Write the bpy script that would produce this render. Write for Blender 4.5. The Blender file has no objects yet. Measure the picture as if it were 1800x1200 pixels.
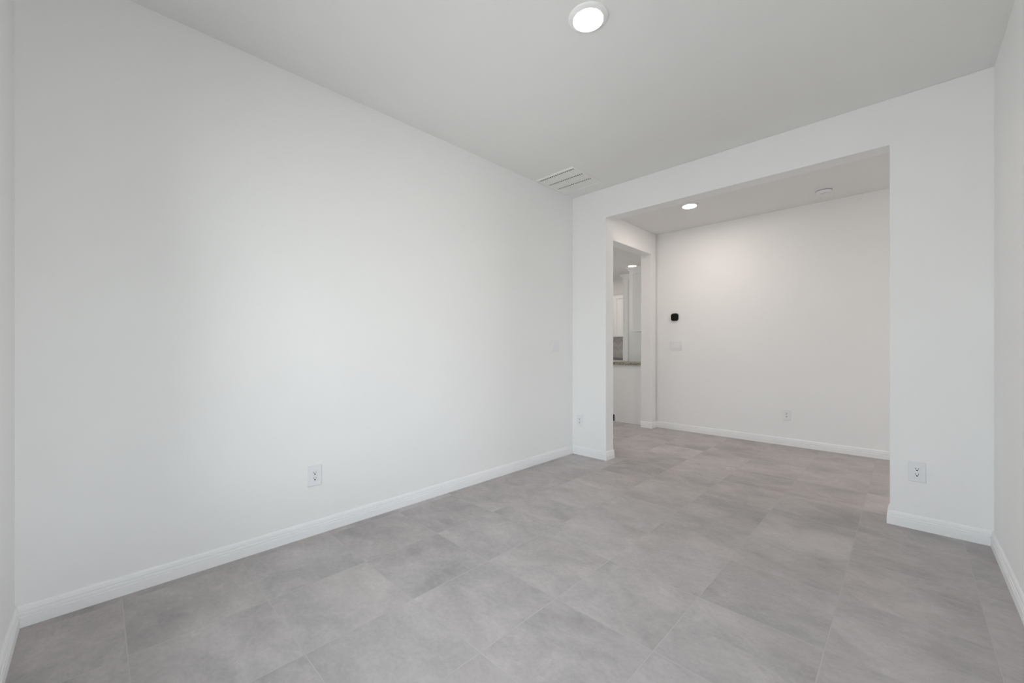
import bpy, bmesh, math
from mathutils import Vector, Matrix
PI = math.pi
S = bpy.context.scene
COL = S.collection

# ---------------------------------------------------------------- camera
CAM_H = 1.133
cam_d = bpy.data.cameras.new('camera')
cam = bpy.data.objects.new('camera', cam_d)
COL.objects.link(cam)
cam.location = (0, 0, CAM_H)
cam.rotation_euler = (PI / 2, 0, math.radians(44.3))
cam_d.sensor_fit = 'HORIZONTAL'
cam_d.sensor_width = 36.0
cam_d.lens = 711.8 / 1800 * 36
cam_d.shift_y = 10.8 / 1800
cam_d.clip_start = 0.02
S.camera = cam

# ---------------------------------------------------------------- view, sky
S.view_settings.view_transform = 'Standard'
S.view_settings.look = 'None'
S.view_settings.gamma = 1.0
S.view_settings.use_curve_mapping = False
S.view_settings.exposure = 0.0
SKY_STRENGTH = 5.1
LAMP_ROOM, LAMP_HALL, LAMP_KITCHEN = 70.0, 200.0, 150.0
W = bpy.data.worlds.new('sky')
S.world = W
W.use_nodes = True
wn, wl = W.node_tree.nodes, W.node_tree.links
wn.clear()
w_out = wn.new('ShaderNodeOutputWorld')
w_bg = wn.new('ShaderNodeBackground')
w_tc = wn.new('ShaderNodeTexCoord')
w_sep = wn.new('ShaderNodeSeparateXYZ')
w_ramp = wn.new('ShaderNodeValToRGB')
w_map = wn.new('ShaderNodeMath'); w_map.operation = 'MULTIPLY_ADD'
w_map.inputs[1].default_value = 0.5; w_map.inputs[2].default_value = 0.5
wl.new(w_tc.outputs['Generated'], w_sep.inputs[0])
wl.new(w_sep.outputs['Z'], w_map.inputs[0])
wl.new(w_map.outputs[0], w_ramp.inputs[0])
e = w_ramp.color_ramp.elements
e[0].position = 0.0; e[0].color = (0.72, 0.71, 0.70, 1)
e[1].position = 1.0; e[1].color = (0.80, 0.90, 1.08, 1)
a = e.new(0.485); a.color = (0.72, 0.71, 0.70, 1)
a = e.new(0.52); a.color = (0.935, 0.965, 1.0, 1)
w_bg.inputs['Strength'].default_value = SKY_STRENGTH
wl.new(w_ramp.outputs[0], w_bg.inputs['Color'])
wl.new(w_bg.outputs[0], w_out.inputs['Surface'])

S.cycles.use_denoising = True
S.cycles.max_bounces = 14
S.cycles.diffuse_bounces = 9
S.cycles.transparent_max_bounces = 12
S.cycles.sample_clamp_indirect = 6.0


def portal(name, loc, rot, sx, sy):
    """tells Cycles where the sky enters (adds no light of its own)"""
    d = bpy.data.lights.new(name, 'AREA')
    d.shape = 'RECTANGLE'; d.size = sx; d.size_y = sy
    d.cycles.is_portal = True
    o = bpy.data.objects.new(name, d)
    o.location = loc; o.rotation_euler = rot
    COL.objects.link(o)


# dimensions of the place (metres)
XA = -2.577          # left wall face
XC = 0.355           # right wall face
YB = 3.575           # wall with the wide opening, room face
YB2 = 3.72           # same wall, hallway face
YD = -0.232          # window wall face (behind the camera)
XF = -2.563          # hallway left wall face
XF2 = -2.722
YE = 5.585           # hallway back wall face
H = 2.74
OPX0, OPX1, OPZ = -2.169, -0.0805, 2.442
WIN = (-2.05, -0.05, 0.35, 2.30)     # window behind the camera: x0,x1,z0,z1
CWIN = (0.0, 1.60, 0.50, 1.80)      # window in the right wall, beside the camera: y0,y1,z0,z1
KWIN_ADDED = (4.0, 6.3, 0.80, 2.20)        # unseen kitchen window, added to bring in daylight: y0,y1,z0,z1
KX, KY = -6.6, 8.40
portal('window_portal', ((WIN[0] + WIN[1]) / 2, YD - 0.16, (WIN[2] + WIN[3]) / 2), (PI / 2, 0, PI), WIN[1] - WIN[0], WIN[3] - WIN[2])
portal('side_window_portal', (XC + 0.15, (CWIN[0] + CWIN[1]) / 2, (CWIN[2] + CWIN[3]) / 2), (0, PI / 2, 0), CWIN[3] - CWIN[2], CWIN[1] - CWIN[0])
portal('added_kitchen_window_portal', (KX - 0.16, (KWIN_ADDED[0] + KWIN_ADDED[1]) / 2, (KWIN_ADDED[2] + KWIN_ADDED[3]) / 2), (0, -PI / 2, 0), KWIN_ADDED[3] - KWIN_ADDED[2], KWIN_ADDED[1] - KWIN_ADDED[0])


# ---------------------------------------------------------------- materials
def mat(name):
    m = bpy.data.materials.new(name); m.use_nodes = True
    nt = m.node_tree
    b = nt.nodes['Principled BSDF']
    return m, nt, b


def N(nt, t, **kw):
    n = nt.nodes.new(t)
    for k, v in kw.items():
        setattr(n, k, v)
    return n


def M_(nt, op, a, b=None, c=None):
    n = nt.nodes.new('ShaderNodeMath'); n.operation = op
    for i, v in enumerate((a, b, c)):
        if v is None: continue
        if isinstance(v, (int, float)): n.inputs[i].default_value = v
        else: nt.links.new(v, n.inputs[i])
    return n.outputs[0]


def paint(name, col, rough=0.6, bump=0.25, scale=260, var=0.012, spec=0.3):
    m, nt, b = mat(name)
    tc = N(nt, 'ShaderNodeTexCoord')
    n1 = N(nt, 'ShaderNodeTexNoise'); n1.inputs['Scale'].default_value = scale; n1.inputs['Detail'].default_value = 3
    n2 = N(nt, 'ShaderNodeTexNoise'); n2.inputs['Scale'].default_value = 2.2; n2.inputs['Detail'].default_value = 4
    nt.links.new(tc.outputs['Object'], n1.inputs['Vector'])
    nt.links.new(tc.outputs['Object'], n2.inputs['Vector'])
    r = N(nt, 'ShaderNodeMapRange')
    r.inputs['To Min'].default_value = 1 - var; r.inputs['To Max'].default_value = 1 + var
    nt.links.new(n2.outputs['Fac'], r.inputs['Value'])
    v = N(nt, 'ShaderNodeVectorMath', operation='SCALE')
    v.inputs[0].default_value = col
    nt.links.new(r.outputs['Result'], v.inputs['Scale'])
    nt.links.new(v.outputs[0], b.inputs['Base Color'])
    b.inputs['Roughness'].default_value = rough
    b.inputs['Specular IOR Level'].default_value = spec
    if bump:
        bp = N(nt, 'ShaderNodeBump'); bp.inputs['Strength'].default_value = bump; bp.inputs['Distance'].default_value = 0.0012
        nt.links.new(n1.outputs['Fac'], bp.inputs['Height'])
        nt.links.new(bp.outputs[0], b.inputs['Normal'])
    return m


M = {}
M['wall'] = paint('wall_paint', (0.84, 0.84, 0.838), 0.65, 0.35, 170)
M['ceiling'] = paint('ceiling_paint', (0.80, 0.80, 0.79), 0.8, 0.4, 150, spec=0.1)
M['trim'] = paint('trim_paint', (0.845, 0.845, 0.85), 0.45, 0.05, 90)
M['plastic'] = paint('white_plastic', (0.79, 0.794, 0.812), 0.35, 0)
M['metal_white'] = paint('white_painted_metal', (0.86, 0.86, 0.85), 0.75, 0, spec=0.15)
M['cabinet'] = paint('cabinet_paint', (0.80, 0.81, 0.80), 0.4, 0.04, 60)
M['dark'] = paint('dark_recess', (0.02, 0.02, 0.02), 0.8, 0)
M['black'] = paint('black_gloss', (0.003, 0.003, 0.0032), 0.12, 0, spec=0.25)
M['steel'] = paint('brushed_nickel', (0.55, 0.54, 0.52), 0.3, 0)
M['steel'].node_tree.nodes['Principled BSDF'].inputs['Metallic'].default_value = 1.0


def lamp_mat(name, col, s):
    m = bpy.data.materials.new(name); m.use_nodes = True
    nt = m.node_tree; nt.nodes.clear()
    o = N(nt, 'ShaderNodeOutputMaterial'); e_ = N(nt, 'ShaderNodeEmission')
    e_.inputs['Color'].default_value = (*col, 1); e_.inputs['Strength'].default_value = s
    nt.links.new(e_.outputs[0], o.inputs['Surface'])
    return m


M['lens_room'] = lamp_mat('lit_diffuser_room', (1.0, 0.92, 0.86), LAMP_ROOM)
M['lens_hall'] = lamp_mat('lit_diffuser_hall', (1.0, 0.88, 0.81), LAMP_HALL)
M['lens_kitchen'] = lamp_mat('lit_diffuser_kitchen', (1.0, 0.88, 0.81), LAMP_KITCHEN)

# window glass
gm = bpy.data.materials.new('window_glass'); gm.use_nodes = True
nt = gm.node_tree; nt.nodes.clear()
o_ = N(nt, 'ShaderNodeOutputMaterial'); tr = N(nt, 'ShaderNodeBsdfTransparent'); gl = N(nt, 'ShaderNodeBsdfGlossy')
mx = N(nt, 'ShaderNodeMixShader'); fr = N(nt, 'ShaderNodeFresnel'); fr.inputs['IOR'].default_value = 1.3
tr.inputs['Color'].default_value = (0.95, 0.97, 0.96, 1); gl.inputs['Roughness'].default_value = 0.02
nt.links.new(fr.outputs[0], mx.inputs[0]); nt.links.new(tr.outputs[0], mx.inputs[1]); nt.links.new(gl.outputs[0], mx.inputs[2])
nt.links.new(mx.outputs[0], o_.inputs['Surface'])
M['glass'] = gm


def tile_floor():
    m, nt, b = mat('porcelain_floor_tile')
    L = nt.links
    T = 0.457
    tc = N(nt, 'ShaderNodeTexCoord'); sp = N(nt, 'ShaderNodeSeparateXYZ')
    L.new(tc.outputs['Object'], sp.inputs[0])
    u = M_(nt, 'DIVIDE', M_(nt, 'ADD', sp.outputs['X'], 0.222), T)
    v = M_(nt, 'DIVIDE', M_(nt, 'ADD', sp.outputs['Y'], -1.907), T)
    fu, fv = M_(nt, 'FLOOR', u), M_(nt, 'FLOOR', v)
    cu, cv = M_(nt, 'FRACT', u), M_(nt, 'FRACT', v)
    du = M_(nt, 'MINIMUM', cu, M_(nt, 'SUBTRACT', 1.0, cu))
    dv = M_(nt, 'MINIMUM', cv, M_(nt, 'SUBTRACT', 1.0, cv))
    d = M_(nt, 'MULTIPLY', M_(nt, 'MINIMUM', du, dv), T)
    mr = N(nt, 'ShaderNodeMapRange', interpolation_type='SMOOTHSTEP')
    mr.inputs['From Min'].default_value = 0.0017; mr.inputs['From Max'].default_value = 0.0028
    L.new(d, mr.inputs['Value'])          # 0 in the grout, 1 on the tile
    mask = mr.outputs['Result']
    cid = N(nt, 'ShaderNodeCombineXYZ'); L.new(fu, cid.inputs[0]); L.new(fv, cid.inputs[1])
    wn_ = N(nt, 'ShaderNodeTexWhiteNoise', noise_dimensions='3D'); L.new(cid.outputs[0], wn_.inputs['Vector'])
    # each tile shows its own piece of stone pattern
    off = N(nt, 'ShaderNodeVectorMath', operation='SCALE'); off.inputs['Scale'].default_value = 37.0
    L.new(wn_.outputs['Color'], off.inputs[0])
    pos = N(nt, 'ShaderNodeVectorMath', operation='ADD')
    L.new(tc.outputs['Object'], pos.inputs[0]); L.new(off.outputs[0], pos.inputs[1])
    mp = N(nt, 'ShaderNodeMapping'); mp.inputs['Scale'].default_value = (0.95, 1.3, 1); mp.inputs['Rotation'].default_value = (0, 0, 0.35)
    L.new(pos.outputs[0], mp.inputs['Vector'])
    def noise(scale, detail, dist, rough=0.55, vec=mp.outputs[0]):
        n = N(nt, 'ShaderNodeTexNoise')
        n.inputs['Scale'].default_value = scale; n.inputs['Detail'].default_value = detail
        n.inputs['Distortion'].default_value = dist; n.inputs['Roughness'].default_value = rough
        L.new(vec, n.inputs['Vector']); return n.outputs['Fac']
    big = noise(1.6, 7, 0.5, 0.6)
    mid = noise(4.2, 9, 0.7, 0.68)
    fine = noise(42, 5, 0.3, 0.65)
    grain = noise(260, 2, 0)
    s = M_(nt, 'MULTIPLY', M_(nt, 'SUBTRACT', big, 0.5), 0.85)
    s = M_(nt, 'MULTIPLY_ADD', M_(nt, 'SUBTRACT', mid, 0.5), 0.80, s)
    s = M_(nt, 'MULTIPLY_ADD', M_(nt, 'SUBTRACT', fine, 0.5), 0.36, s)
    s = M_(nt, 'MULTIPLY_ADD', M_(nt, 'SUBTRACT', grain, 0.5), 0.16, s)
    # pale wispy veins
    vn = noise(2.6, 5, 2.6, 0.6)
    ve = M_(nt, 'ABSOLUTE', M_(nt, 'SUBTRACT', vn, 0.5))
    vr = N(nt, 'ShaderNodeMapRange'); vr.inputs['From Min'].default_value = 0.0; vr.inputs['From Max'].default_value = 0.022
    vr.inputs['To Min'].default_value = 1.0; vr.inputs['To Max'].default_value = 0.0
    L.new(ve, vr.inputs['Value'])
    gate = N(nt, 'ShaderNodeMapRange'); gate.inputs['From Min'].default_value = 0.52; gate.inputs['From Max'].default_value = 0.66
    L.new(mid, gate.inputs['Value'])
    s = M_(nt, 'MULTIPLY_ADD', M_(nt, 'MULTIPLY', vr.outputs['Result'], gate.outputs['Result']), 0.13, s)
    s = M_(nt, 'MULTIPLY_ADD', M_(nt, 'SUBTRACT', wn_.outputs['Value'], 0.5), 0.14, s)
    s = M_(nt, 'ADD', s, 1.0)
    # colour: between a warm and a cooler grey
    cm = N(nt, 'ShaderNodeMix', data_type='RGBA')
    L.new(noise(1.1, 3, 0.5), cm.inputs['Factor'])
    cm.inputs['A'].default_value = (0.422, 0.377, 0.362, 1)
    cm.inputs['B'].default_value = (0.388, 0.374, 0.372, 1)
    sc = N(nt, 'ShaderNodeVectorMath', operation='SCALE')
    L.new(cm.outputs['Result'], sc.inputs[0]); L.new(s, sc.inputs['Scale'])
    gm_ = N(nt, 'ShaderNodeMix', data_type='RGBA')
    L.new(mask, gm_.inputs['Factor'])
    gm_.inputs['A'].default_value = (0.455, 0.437, 0.427, 1)
    L.new(sc.outputs[0], gm_.inputs['B'])
    L.new(gm_.outputs['Result'], b.inputs['Base Color'])
    rr = N(nt, 'ShaderNodeMapRange'); rr.inputs['To Min'].default_value = 0.42; rr.inputs['To Max'].default_value = 0.62
    L.new(mid, rr.inputs['Value'])
    L.new(M_(nt, 'ADD', rr.outputs['Result'], M_(nt, 'MULTIPLY', M_(nt, 'SUBTRACT', 1.0, mask), 0.35)), b.inputs['Roughness'])
    b.inputs['Specular IOR Level'].default_value = 0.5
    hgt = M_(nt, 'ADD', M_(nt, 'MULTIPLY', mask, 1.0), M_(nt, 'MULTIPLY', fine, 0.25))
    bp = N(nt, 'ShaderNodeBump'); bp.inputs['Strength'].default_value = 0.5; bp.inputs['Distance'].default_value = 0.0012
    L.new(hgt, bp.inputs['Height']); L.new(bp.outputs[0], b.inputs['Normal'])
    return m


M['floor'] = tile_floor()


def granite(name, a_, b_, c_):
    m, nt, b = mat(name)
    tc = N(nt, 'ShaderNodeTexCoord')
    v = N(nt, 'ShaderNodeTexVoronoi'); v.inputs['Scale'].default_value = 110
    n = N(nt, 'ShaderNodeTexNoise'); n.inputs['Scale'].default_value = 45; n.inputs['Detail'].default_value = 6
    nt.links.new(tc.outputs['Object'], v.inputs['Vector']); nt.links.new(tc.outputs['Object'], n.inputs['Vector'])
    r = N(nt, 'ShaderNodeValToRGB')
    e_ = r.color_ramp.elements
    e_[0].position = 0.32; e_[0].color = (*a_, 1); e_[1].position = 0.68; e_[1].color = (*c_, 1)
    k = e_.new(0.5); k.color = (*b_, 1)
    av = M_(nt, 'ADD', M_(nt, 'MULTIPLY', n.outputs['Fac'], 0.6), M_(nt, 'MULTIPLY', v.outputs['Color'], 0.4))
    nt.links.new(av, r.inputs['Fac']); nt.links.new(r.outputs[0], b.inputs['Base Color'])
    b.inputs['Roughness'].default_value = 0.2
    return m


M['granite'] = granite('speckled_granite', (0.09, 0.075, 0.055), (0.27, 0.25, 0.19), (0.50, 0.47, 0.38))
M['granite_dark'] = granite('dark_speckled_granite', (0.05, 0.045, 0.04), (0.14, 0.13, 0.12), (0.35, 0.33, 0.30))


def herringbone():
    m, nt, b = mat('herringbone_wall_tile')
    L = nt.links
    tc = N(nt, 'ShaderNodeTexCoord'); sp = N(nt, 'ShaderNodeSeparateXYZ'); L.new(tc.outputs['Object'], sp.inputs[0])
    # zig-zag rows: fold x, then slanted brick rows
    zx = M_(nt, 'PINGPONG', sp.outputs['X'], 0.09)
    cb = N(nt, 'ShaderNodeCombineXYZ')
    L.new(M_(nt, 'MULTIPLY', M_(nt, 'SUBTRACT', zx, sp.outputs['Z']), 0.7071), cb.inputs[0])
    L.new(M_(nt, 'MULTIPLY', M_(nt, 'ADD', zx, sp.outputs['Z']), 0.7071), cb.inputs[1])
    br = N(nt, 'ShaderNodeTexBrick')
    L.new(cb.outputs[0], br.inputs['Vector'])
    br.inputs['Scale'].default_value = 1.0; br.inputs['Brick Width'].default_value = 0.15; br.inputs['Row Height'].default_value = 0.05
    br.inputs['Mortar Size'].default_value = 0.003
    br.inputs['Color1'].default_value = (0.86, 0.81, 0.78, 1); br.inputs['Color2'].default_value = (0.70, 0.66, 0.64, 1)
    br.inputs['Mortar'].default_value = (0.86, 0.85, 0.83, 1)
    L.new(br.outputs['Color'], b.inputs['Base Color'])
    b.inputs['Roughness'].default_value = 0.2
    return m


M['herringbone'] = herringbone()


# ---------------------------------------------------------------- mesh helpers
def link(name, bm, m, parent=None, smooth=False, bevel=0, seg=2):
    bmesh.ops.recalc_face_normals(bm, faces=bm.faces)
    me = bpy.data.meshes.new(name); bm.to_mesh(me); bm.free()
    if smooth:
        for p in me.polygons: p.use_smooth = True
    me.materials.append(m)
    o = bpy.data.objects.new(name, me); COL.objects.link(o)
    if parent: o.parent = parent
    if bevel:
        b = o.modifiers.new('bevel', 'BEVEL'); b.width = bevel; b.segments = seg; b.limit_method = 'ANGLE'
        b.angle_limit = math.radians(40)
    return o


def box(bm, x0, x1, y0, y1, z0, z1):
    vs = [bm.verts.new((x, y, z)) for x in (x0, x1) for y in (y0, y1) for z in (z0, z1)]
    for f in ((0, 1, 3, 2), (4, 6, 7, 5), (0, 4, 5, 1), (2, 3, 7, 6), (0, 2, 6, 4), (1, 5, 7, 3)):
        bm.faces.new([vs[i] for i in f])
    return vs


def B(*a):
    bm = bmesh.new(); box(bm, *a); return bm


def slab(u0, u1, v0, v1, t0, t1, holes, conv):
    """a plate over (u, v), thick from t0 to t1, with rectangular holes; conv(u, v, t) -> xyz"""
    us = sorted({u0, u1, *[min(max(h[i], u0), u1) for h in holes for i in (0, 1)]})
    vs = sorted({v0, v1, *[min(max(h[i], v0), v1) for h in holes for i in (2, 3)]})
    nu, nv = len(us) - 1, len(vs) - 1
    def solid(i, j):
        if i < 0 or j < 0 or i >= nu or j >= nv: return False
        cu, cv = (us[i] + us[i + 1]) / 2, (vs[j] + vs[j + 1]) / 2
        return not any(h[0] < cu < h[1] and h[2] < cv < h[3] for h in holes)
    bm = bmesh.new(); cache = {}
    def vt(i, j, k):
        if (i, j, k) not in cache:
            cache[(i, j, k)] = bm.verts.new(conv(us[i], vs[j], (t0, t1)[k]))
        return cache[(i, j, k)]
    for i in range(nu):
        for j in range(nv):
            if not solid(i, j): continue
            for k in (0, 1):
                bm.faces.new([vt(i, j, k), vt(i + 1, j, k), vt(i + 1, j + 1, k), vt(i, j + 1, k)])
            if not solid(i - 1, j): bm.faces.new([vt(i, j, 0), vt(i, j, 1), vt(i, j + 1, 1), vt(i, j + 1, 0)])
            if not solid(i + 1, j): bm.faces.new([vt(i + 1, j, 0), vt(i + 1, j, 1), vt(i + 1, j + 1, 1), vt(i + 1, j + 1, 0)])
            if not solid(i, j - 1): bm.faces.new([vt(i, j, 0), vt(i, j, 1), vt(i + 1, j, 1), vt(i + 1, j, 0)])
            if not solid(i, j + 1): bm.faces.new([vt(i, j + 1, 0), vt(i, j + 1, 1), vt(i + 1, j + 1, 1), vt(i + 1, j + 1, 0)])
    return bm


on_y = lambda u, v, t: (u, t, v)      # wall running along X
on_x = lambda u, v, t: (t, u, v)      # wall running along Y
on_z = lambda u, v, t: (u, v, t)


def sweep(path, prof, closed=False):
    """profile (d, z) swept along a floor path; d is measured to the LEFT of travel"""
    bm = bmesh.new(); n = len(path); rings = []
    P = [Vector((p[0], p[1])) for p in path]
    for i in range(n):
        def nrm(a_, b_):
            d = (b_ - a_).normalized(); return Vector((-d.y, d.x))
        if i == 0: m_ = nrm(P[0], P[1])
        elif i == n - 1: m_ = nrm(P[-2], P[-1])
        else:
            n1, n2 = nrm(P[i - 1], P[i]), nrm(P[i], P[i + 1])
            m_ = (n1 + n2) / (1 + n1.dot(n2))
        rings.append([bm.verts.new((P[i].x + m_.x * d, P[i].y + m_.y * d, z)) for d, z in prof])
    k = len(prof)
    for i in range(n - 1):
        for j in range(k):
            bm.faces.new([rings[i][j], rings[i][(j + 1) % k], rings[i + 1][(j + 1) % k], rings[i + 1][j]])
    bm.faces.new(rings[0]); bm.faces.new(rings[-1])
    return bm


def lathe(prof, seg=48):
    bm = bmesh.new(); rings = []
    for r, z in prof:
        if r < 1e-6: rings.append([bm.verts.new((0, 0, z))])
        else: rings.append([bm.verts.new((r * math.cos(2 * PI * i / seg), r * math.sin(2 * PI * i / seg), z)) for i in range(seg)])
    for a_, b_ in zip(rings, rings[1:]):
        for i in range(seg):
            q = [a_[i % len(a_)], a_[(i + 1) % seg % len(a_)], b_[(i + 1) % seg % len(b_)], b_[i % len(b_)]]
            q = list(dict.fromkeys(q))
            if len(q) > 2: bm.faces.new(q)
    return bm


def rounded(w, h, r, y0, y1, inset=0, seg=5, cx=0, cz=0):
    """rounded plate in the XZ plane between y0 (back) and y1 (front, smaller by inset)"""
    bm = bmesh.new(); rings = []
    def ring(y, s):
        vs = []
        for qx, qz, a0 in ((1, 1, 0), (-1, 1, PI / 2), (-1, -1, PI), (1, -1, 1.5 * PI)):
            for i in range(seg + 1):
                a_ = a0 + i / seg * PI / 2
                rr = max(r - s, 0.0004)
                vs.append(bm.verts.new((cx + qx * (w / 2 - r) + rr * math.cos(a_), y, cz + qz * (h / 2 - r) + rr * math.sin(a_))))
        return vs
    rings = [ring(y0, 0), ring(y1 + (y0 - y1) * 0.45, 0), ring(y1, inset)] if inset else [ring(y0, 0), ring(y1, 0)]
    for a_, b_ in zip(rings, rings[1:]):
        for i in range(len(a_)):
            j = (i + 1) % len(a_); bm.faces.new([a_[i], a_[j], b_[j], b_[i]])
    bm.faces.new(rings[0]); bm.faces.new(rings[-1])
    return bm


def thing(name, label, cat, loc=(0, 0, 0), rz=0.0, group=None):
    o = bpy.data.objects.new(name, None); COL.objects.link(o)
    o.empty_display_size = 0.05
    o.location = loc; o.rotation_euler = (0, 0, rz)
    o['label'] = label; o['category'] = cat
    if group: o['group'] = group
    return o


def tag(o, label, cat, group=None):
    o['label'] = label; o['category'] = cat
    if group: o['group'] = group
    return o


def struct(o, label=None, cat=None):
    o['kind'] = 'structure'
    if label: o['label'] = label
    if cat: o['category'] = cat
    return o


def copy_thing(src, loc, rz, label):
    r = src.copy(); COL.objects.link(r)
    r.location = loc; r.rotation_euler = (0, 0, rz); r['label'] = label
    for ch in list(src.children):
        c = ch.copy(); COL.objects.link(c); c.parent = r
        for g in list(ch.children):
            d = g.copy(); COL.objects.link(d); d.parent = c
    return r


# ---------------------------------------------------------------- room shell
HX = 2.6      # hallway runs on to the right, out of sight
struct(link('floor', B(KX - 0.15, HX + 0.15, YD - 0.15, KY + 0.15, -0.12, 0.0), M['floor']),
       'grey square stone-look porcelain tile floor with thin grout lines', 'floor')
VX0, VX1, VY0, VY1 = -2.555, -2.115, 2.942, 3.405       # ceiling vent outline
struct(link('ceiling', slab(KX - 0.15, HX + 0.15, YD - 0.15, KY + 0.15, H, H + 0.16,
                            [(VX0 + 0.010, VX1 - 0.010, VY0 + 0.018, VY1 - 0.018)], on_z), M['ceiling']),
       'smooth white ceiling over the room and hallway', 'ceiling')
RB = 0.006
struct(link('wall_left', slab(YD - 0.15, YB + 0.02, 0, H, XA - 0.15, XA, [], on_x), M['wall']),
       'long plain white wall on the left side of the room', 'wall')
struct(link('wall_back', slab(KX, HX, 0, H, YB, YB2, [(OPX0, OPX1, -1, OPZ)], on_y), M['wall'], bevel=RB, seg=3),
       'white wall with the wide cased opening to the hallway', 'wall')
struct(link('wall_right', slab(YD - 0.15, YB + 0.02, 0, H, XC, XC + 0.14, [CWIN], on_x), M['wall'], bevel=RB, seg=3),
       'white wall at the right edge of the room', 'wall')
struct(link('wall_front', slab(XA - 0.15, XC + 0.14, 0, H, YD - 0.15, YD, [WIN], on_y), M['wall'], bevel=RB, seg=3),
       'white window wall, seen as a sliver at the near left corner', 'wall')
FOP0, FOP1, FOPZ = 4.15, 5.425, 2.44
struct(link('wall_hallway_left', slab(YB2 - 0.02, 5.56, 0, H, XF2, XF, [(FOP0, FOP1, -1, FOPZ)], on_x), M['wall'], bevel=RB, seg=3),
       'short white wall with the opening from hallway to kitchen', 'wall')
struct(link('wall_hallway_back', slab(XF - 0.06, HX, 0, H, YE, YE + 0.12, [], on_y), M['wall']),
       'white hallway wall carrying the black thermostat', 'wall')
HWIN_ADDED = (4.35, 4.95, 0.35, 2.1)  # unseen window added so daylight evens out the hallway wall
struct(link('wall_hallway_right', slab(YB2 - 0.02, YE + 0.02, 0, H, HX, HX + 0.12, [HWIN_ADDED], on_x), M['wall']))
struct(link('wall_kitchen_right', slab(5.562, KY + 0.02, 0, H, -2.64, XF - 0.062, [], on_x), M['wall']))
struct(link('wall_kitchen_back', slab(KX - 0.1, XF, 0, H, KY, KY + 0.12, [], on_y), M['wall']),
       'white kitchen wall seen far through both openings', 'wall')
struct(link('wall_kitchen_left', slab(YB - 0.02, KY + 0.02, 0, H, KX - 0.15, KX, [KWIN_ADDED], on_x), M['wall']))


def window(name, x0, x1, z0, z1, conv, t):
    """sliding window: frame with a middle stile, two panes"""
    f = slab(x0, x1, z0, z1, t, t + 0.07, [(x0 + .045, (x0 + x1) / 2 - .02, z0 + .045, z1 - .045), ((x0 + x1) / 2 + .02, x1 - .045, z0 + .045, z1 - .045)], conv)
    o = struct(link(name, f, M['plastic'], bevel=0.003))
    for a_, b_ in ((x0 + .045, (x0 + x1) / 2 - .02), ((x0 + x1) / 2 + .02, x1 - .045)):
        link('pane', slab(a_ - .005, b_ + .005, z0 + .04, z1 - .04, t + .03, t + .036, [], conv), M['glass'], o)
    return o


window('window_1', *WIN, on_y, YD - 0.14)
window('window_added_kitchen', *KWIN_ADDED, on_x, KX - 0.14)
window('window_3', *CWIN, on_x, XC + 0.06)
window('window_added_hallway', *HWIN_ADDED, on_x, HX + 0.04)
portal('added_hallway_window_portal', (HX + 0.13, 4.65, 1.22), (0, PI / 2, 0), 1.75, 0.6)

# baseboards: flat foot, two fine beads, tapered top
BP = [(0, 0.0), (0.0145, 0.0), (0.0145, 0.042), (0.0105, 0.0435), (0.0105, 0.0475), (0.0140, 0.0490), (0.0130, 0.0585),
      (0.0090, 0.0600), (0.0090, 0.0630), (0.0115, 0.0645), (0.0085, 0.079), (0.0045, 0.0865), (0, 0.0865)]


def baseboard(name, path, label):
    o = struct(link(name, sweep(path, BP), M['trim'], bevel=0.0006, seg=1), label, 'baseboard')
    return o


baseboard('baseboard_left', [(XA, YB), (XA, YD)], 'white moulded baseboard along the long left wall')
# inside of the room is to the LEFT of travel
baseboard('baseboard_back', [(OPX0, YB2 + 0.0), (OPX0, YB), (XA, YB)], 'white baseboard wrapping the left pier of the opening')
baseboard('baseboard_back_right', [(XC, YB), (OPX1, YB), (OPX1, YB2)], 'white baseboard wrapping the right pier of the opening')
baseboard('baseboard_right', [(XC, YD), (XC, YB)], 'white baseboard along the right wall')
baseboard('baseboard_front', [(XA, YD), (XC, YD)], 'white baseboard under the window wall at the near corner')
baseboard('baseboard_hallway_back', [(HX, YE), (XF, YE), (XF, FOP1), (XF2, FOP1)], 'white baseboard below the thermostat wall in the hallway')
baseboard('baseboard_hallway_left', [(XF2, FOP0), (XF, FOP0), (XF, YB2)], None)


# ---------------------------------------------------------------- ceiling lights
def make_light(loc, lens, label):
    t = thing('recessed_light', label, 'ceiling light', loc, 0, 'round recessed ceiling lights')
    link('trim_ring', lathe([(0.0955, 0), (0.0955, -0.0035), (0.0925, -0.0065), (0.082, -0.0095), (0.0735, -0.0133), (0.0720, -0.0133), (0.0720, 0)]), M['metal_white'], t, smooth=True)
    link('diffuser', lathe([(0.0718, -0.002), (0.0718, -0.0125), (0.065, -0.0150), (0.04, -0.0165), (0, -0.0168)]), lens, t, smooth=True)
    return t


make_light((-1.113, 1.672, H), M['lens_room'], 'round lit disc light on the ceiling of the main empty room')
make_light((-1.76, 4.675, H), M['lens_hall'], 'round lit disc light on the hallway ceiling beyond the wide opening')
make_light((-3.86, 7.33, H), M['lens_kitchen'], 'small far lit disc light above the white kitchen cabinets')
make_light((1.45, 4.675, H), M['lens_hall'], 'added unseen hallway disc light behind the right pier')  # extra lamp, added to brighten the right part of the hallway
for q in ((-5.2, 7.33), (-4.3, 4.6)):
    make_light((q[0], q[1], H), M['lens_kitchen'], 'added unseen kitchen disc light behind the walls')  # extra lamps, added to light the kitchen and its end panels

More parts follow.
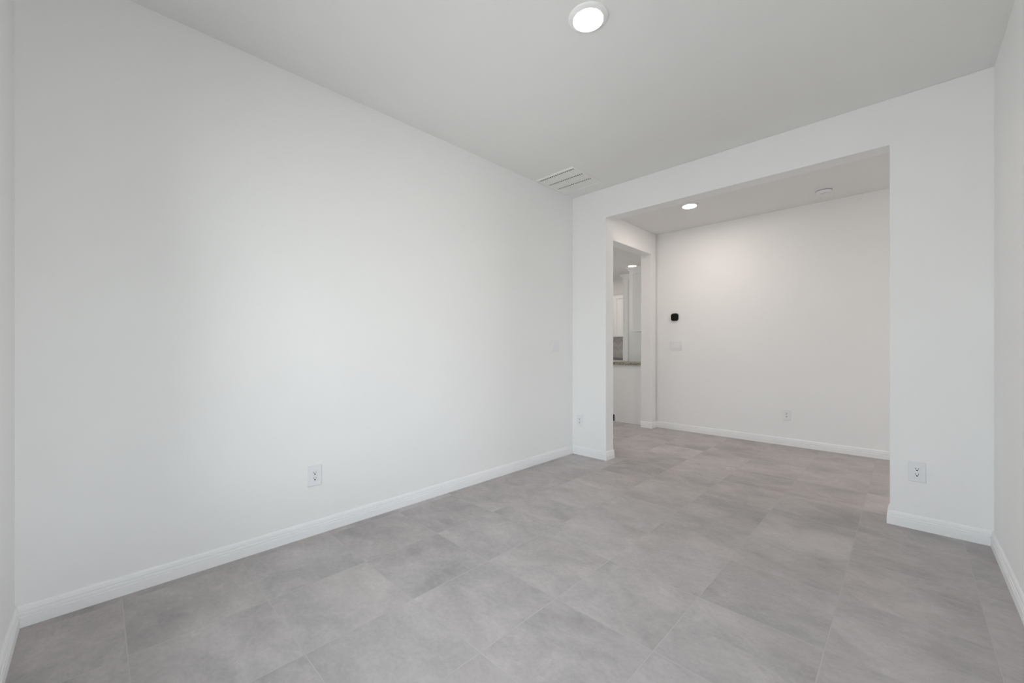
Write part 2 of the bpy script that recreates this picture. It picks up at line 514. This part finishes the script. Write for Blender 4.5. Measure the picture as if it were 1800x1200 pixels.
# smoke detector
t = thing('smoke_detector', 'round white smoke detector on the hallway ceiling near the back wall', 'smoke detector', (-0.607, 5.158, H))
link('mounting_base', lathe([(0.076, 0), (0.076, -0.008), (0.073, -0.011), (0.068, -0.011), (0.068, 0)]), M['plastic'], t, smooth=True)
link('cover', lathe([(0.066, -0.0085), (0.069, -0.014), (0.069, -0.028), (0.062, -0.038), (0.045, -0.043), (0.016, -0.044), (0.015, -0.041), (0, -0.041)]), M['plastic'], t, smooth=True)
link('sounder_vent', lathe([(0.0685, -0.0170), (0.0697, -0.0175), (0.0697, -0.0205), (0.0685, -0.021)]), M['dark'], t, smooth=True)

# ---------------------------------------------------------------- ceiling vent
t = thing('ceiling_vent', 'square white louvred air vent in the ceiling corner above the left wall', 'air vent', ((VX0 + VX1) / 2, (VY0 + VY1) / 2, H))
vw, vh = VX1 - VX0, VY1 - VY0
X0, X1, Y0, Y1 = -vw / 2, vw / 2, -vh / 2, vh / 2
bank = [(-0.200, -0.066), (-0.061, 0.073), (0.078, 0.208)]
holes = [(X0 + 0.020, X1 - 0.020, a_, b_) for a_, b_ in bank]
link('frame', slab(X0, X1, Y0, Y1, -0.007, 0.0, holes, on_z), M['metal_white'], t, bevel=0.0025)
lip = sweep([(X0 + .004, Y0 + .004), (X1 - .004, Y0 + .004), (X1 - .004, Y1 - .004), (X0 + .004, Y1 - .004), (X0 + .004, Y0 + .0041)],
            [(0, -0.0065), (0.008, -0.0065), (0.006, -0.0115), (0.002, -0.0115)])
link('rim', lip, M['metal_white'], t)
bm = bmesh.new()
n_f = 19
for a_, b_ in bank:
    pitch = (vw - 0.040) / n_f
    for i in range(n_f + 1):        # face blades with a shallow groove between neighbours
        x = X0 + 0.020 + i * pitch
        for c, y0, y1 in ((0.0042, a_ - 0.001, a_ + 0.0205), (0.0085, a_ + 0.0200, b_ + 0.001)):
            box(bm, max(x - c, X0 + 0.019), min(x + c, X1 - 0.019), y0, y1, -0.0085, -0.0068)
    # pressed web behind the blades, left open in a slot at the near end of each bank
    box(bm, X0 + 0.019, X1 - 0.019, a_ + 0.020, b_ + 0.001, -0.0060, -0.0042)
link('louvers', bm, M['metal_white'], t)
bm = bmesh.new()
for y0, y1 in ((-0.066, -0.061), (0.073, 0.078)):
    box(bm, X0 + 0.018, X1 - 0.018, y0 + 0.0005, y1 - 0.0005, -0.004, 0.045)
link('cross_bars', bm, M['metal_white'], t)
link('duct', slab(X0 + 0.012, X1 - 0.012, Y0 + 0.021, Y1 - 0.021, 0.0005, 0.14, [(X0 + 0.0145, X1 - 0.0145, Y0 + 0.0235, Y1 - 0.0235)], on_z), M['dark'], t)
link('duct_top', B(X0 + 0.012, X1 - 0.012, Y0 + 0.021, Y1 - 0.021, 0.140, 0.15), M['dark'], t)


# ---------------------------------------------------------------- outlets and switches
def make_outlet(loc, rz, label):
    t = thing('wall_outlet', label, 'outlet', loc, rz, 'white duplex wall outlets')
    link('cover_plate', rounded(0.080, 0.125, 0.005, 0, -0.0065, 0.003), M['plastic'], t)
    link('receptacle', rounded(0.034, 0.068, 0.002, -0.0060, -0.0082, 0.0008), M['plastic'], t)
    for s_ in (1, -1):
        k = link('socket', rounded(0.030, 0.0285, 0.009, -0.0080, -0.0090, 0.0005, cz=s_ * 0.0168), M['plastic'], t)
        bm = bmesh.new()
        cz = s_ * 0.0168
        box(bm, -0.0082, -0.0056, -0.0093, -0.0086, cz - 0.001, cz + 0.0085)
        box(bm, 0.0056, 0.0080, -0.0093, -0.0086, cz, cz + 0.0080)
        a0 = [bm.verts.new((0.0042 * math.cos(i * PI / 6), -0.0093, cz - 0.0068 + 0.0042 * math.sin(i * PI / 6))) for i in range(12)]
        a1 = [bm.verts.new((v.co.x, -0.0086, v.co.z)) for v in a0]
        bm.faces.new(a0); bm.faces.new(a1)
        for i in range(12): bm.faces.new([a0[i], a0[(i + 1) % 12], a1[(i + 1) % 12], a1[i]])
        link('slots', bm, M['dark'], k)
    return t


src = make_outlet((XA, 0.9226, 0.357), PI / 2, 'white duplex outlet low on the long left wall')
copy_thing(src, (-2.482, YB, 0.361), 0, 'white duplex outlet on the narrow pier between left wall and opening')
copy_thing(src, (-0.999, YE, 0.355), 0, 'white duplex outlet on the hallway wall beyond the opening')
copy_thing(src, (0.044, YB, 0.3585), 0, 'white duplex outlet on the right pier beside the opening')


def make_switch(n, loc, rz, label):
    w = 0.080 + 0.046 * (n - 1)
    t = thing('light_switch', label, 'light switch', loc, rz)
    link('cover_plate', rounded(w, 0.122, 0.005, 0, -0.0065, 0.003), M['plastic'], t)
    for i in range(n):
        x = (i - (n - 1) / 2) * 0.046
        bm = bmesh.new()     # rocker: leans back at its upper half
        v = [bm.verts.new(p) for p in ((x - .0165, -.006, -.033), (x + .0165, -.006, -.033), (x + .0165, -.006, .033), (x - .0165, -.006, .033),
                                       (x - .0162, -.0125, -.0325), (x + .0162, -.0125, -.0325), (x + .0162, -.0085, .0), (x - .0162, -.0085, .0),
                                       (x + .0162, -.0075, .0325), (x - .0162, -.0075, .0325))]
        for f in ((0, 1, 2, 3), (4, 5, 6, 7), (7, 6, 8, 9), (0, 1, 5, 4), (3, 2, 8, 9)):
            bm.faces.new([v[k] for k in f])
        bm.faces.new([v[k] for k in (0, 4, 7, 9, 3)]); bm.faces.new([v[k] for k in (1, 5, 6, 8, 2)])
        link('rocker', bm, M['plastic'], t)
    return t


make_switch(2, (XA, 3.274, 1.148), PI / 2, 'white two-gang light switch at chest height on the long left wall')
make_switch(3, (-2.285, YE, 1.160), 0, 'white three-gang light switch below the black thermostat')

# thermostat
t = thing('thermostat', 'black glossy rounded square thermostat on the hallway wall', 'thermostat', (-2.299, YE, 1.554))
link('back_plate', rounded(0.092, 0.092, 0.028, 0, -0.006, seg=8), M['black'], t, smooth=False)
link('display', rounded(0.103, 0.105, 0.034, -0.0055, -0.026, 0.006, seg=10), M['black'], t, smooth=False)


# ---------------------------------------------------------------- kitchen
def shaker(u0, u1, z0, z1, t, conv, rail=0.060, th=0.019, rec=0.009):
    """framed cabinet door / end panel, front face at t, growing towards t + th*sign"""
    s_ = 1 if th > 0 else -1
    bm = slab(u0, u1, z0, z1, t, t + th, [(u0 + rail, u1 - rail, z0 + rail, z1 - rail)], conv)
    b2 = slab(u0 + rail - .001, u1 - rail + .001, z0 + rail - .001, z1 - rail + .001, t + rec * s_, t + (abs(th)) * s_, [], conv)
    me = bpy.data.meshes.new('tmp'); b2.to_mesh(me); b2.free(); bm.from_mesh(me); bpy.data.meshes.remove(me)
    return bm


CR = [(0, 0), (0.006, 0), (0.010, 0.012), (0.030, 0.040), (0.040, 0.046), (0.040, 0.055), (0, 0.055)]   # crown profile
XB = -2.641     # kitchen wall the near run backs onto
Y1_ = 5.563     # plane of the near end panels
YT = 5.95       # tall unit starts here
# near base cabinet
t = thing('base_cabinet', 'white kitchen base cabinet end under the nearer granite counter', 'cabinet', (-2.93, Y1_, 0))
def rel(bm, o):
    bmesh.ops.translate(bm, verts=bm.verts, vec=-Vector(o.location)); return bm
link('body', rel(B(-3.27, XB, Y1_ + 0.02, YT - 0.002, 0.105, 0.872), t), M['cabinet'], t)
link('toe_kick', rel(B(-3.262, XB, Y1_ + 0.02, YT - 0.002, 0.0, 0.105), t), M['dark'], t)  # near-black filler set forward; shade of the toe recess put into its colour
bm = bmesh.new()
out = [(-3.292, 0.105), (-3.292, 0.872), (XB, 0.872), (XB, 0.0), (-3.223, 0.0), (-3.223, 0.105)]
f0 = [bm.verts.new((x, Y1_, z)) for x, z in out]; f1 = [bm.verts.new((x, Y1_ + 0.0195, z)) for x, z in out]
bm.faces.new(f0); bm.faces.new(f1)
for i in range(6): bm.faces.new([f0[i], f0[(i + 1) % 6], f1[(i + 1) % 6], f1[i]])
link('end_panel', rel(bm, t), M['cabinet'], t)
link('door', rel(shaker(Y1_ + 0.022, YT - 0.004, 0.110, 0.70, -3.292, on_x), t), M['cabinet'], t)
link('drawer', rel(B(-3.292, -3.272, Y1_ + 0.022, YT - 0.004, 0.705, 0.868), t), M['cabinet'], t)
ct = link('countertop', B(-3.322, XB + 0.0, Y1_ - 0.025, YT - 0.002, 0.872, 0.914), M['granite'], bevel=0.004)
tag(ct, 'speckled olive-grey granite countertop on the nearer kitchen cabinet', 'countertop')
# near upper cabinet
t = thing('upper_cabinet', 'white upper kitchen cabinet nearest the hallway, above the granite counter', 'cabinet', (-2.80, Y1_, 1.371))
link('body', rel(B(-2.958, XB, Y1_ + 0.0200, YT - 0.002, 1.371, 2.285), t), M['cabinet'], t)
link('end_panel', rel(shaker(-2.976, XB, 1.371, 2.285, Y1_, on_y, rail=0.055), t), M['cabinet'], t)
link('door', rel(shaker(Y1_ + 0.021, YT - 0.004, 1.375, 2.28, -2.977, on_x), t), M['cabinet'], t)
link('crown_molding', rel(sweep([(XB, Y1_), (-2.977, Y1_), (-2.977, YT - 0.002)][::-1], [(-d, z + 2.272) for d, z in CR][::-1]), t), M['cabinet'], t)
# tall cabinet
YT2 = 6.85
t = thing('tall_cabinet', 'tall white kitchen cabinet rising behind the nearer counter', 'cabinet', (-2.95, YT, 0))
link('body', rel(B(-3.275, XB, YT + 0.0200, YT2, 0.1, 2.285), t), M['cabinet'], t)
link('toe_kick', rel(B(-3.22, XB, YT + 0.0200, YT2, 0.0, 0.1), t), M['dark'], t)
link('end_panel', rel(shaker(-3.276, XB, 0.0, 2.285, YT, on_y, rail=0.07), t), M['cabinet'], t)
for y0, y1 in ((YT + 0.003, (YT + YT2) / 2 - 0.002), ((YT + YT2) / 2 + 0.002, YT2 - 0.003)):
    for z0, z1 in ((0.105, 1.37), (1.375, 2.28)):
        link('door', rel(shaker(y0, y1, z0, z1, -3.298, on_x), t), M['cabinet'], t)
link('crown_molding', rel(sweep([(-3.022, YT), (-3.298, YT), (-3.298, YT2)][::-1], [(-d, z + 2.255) for d, z in CR][::-1]), t), M['cabinet'], t)

# far kitchen run
FX0, FX1 = -6.0, -3.35
YF = KY - 0.001
t = thing('far_base_cabinet', 'white base cabinets along the far kitchen wall, seen as a sliver', 'cabinet', (-4.7, KY - 0.62, 0))
link('body', rel(B(FX0, FX1, KY - 0.60, YF, 0.105, 0.872), t), M['cabinet'], t)
link('toe_kick', rel(B(FX0, FX1, KY - 0.54, YF, 0.0, 0.105), t), M['dark'], t)
k = 6; wd = (FX1 - FX0) / k
for i in range(k):
    link('door', rel(shaker(FX0 + i * wd + .002, FX0 + (i + 1) * wd - .002, 0.11, 0.70, KY - 0.62, on_y), t), M['cabinet'], t)
    link('drawer', rel(B(FX0 + i * wd + .002, FX0 + (i + 1) * wd - .002, KY - 0.62, KY - 0.601, 0.705, 0.868), t), M['cabinet'], t)
t.name = 'base_cabinet'
ct = link('countertop', B(FX0 - 0.01, FX1 + 0.02, KY - 0.645, YF, 0.872, 0.914), M['granite_dark'], bevel=0.004)
tag(ct, 'dark granite countertop below the herringbone tiles on the far kitchen wall', 'countertop')
t = thing('upper_cabinet', 'far white upper cabinet above the herringbone wall tiles', 'cabinet', (-4.7, KY - 0.35, 1.372))
link('body', rel(B(FX0, FX1, KY - 0.33, YF, 1.372, 2.285), t), M['cabinet'], t)
for i in range(k):
    link('door', rel(shaker(FX0 + i * wd + .002, FX0 + (i + 1) * wd - .002, 1.375, 2.28, KY - 0.35, on_y), t), M['cabinet'], t)
link('crown_molding', rel(sweep([(FX0, KY - 0.351), (FX1, KY - 0.351)], [(-d, z + 2.282) for d, z in CR]), t), M['cabinet'], t)
struct(link('trim_backsplash', B(FX0, FX1, KY - 0.010, YF, 0.914, 1.372), M['herringbone']),
       'grey and white herringbone tile backsplash on the far kitchen wall', 'backsplash')
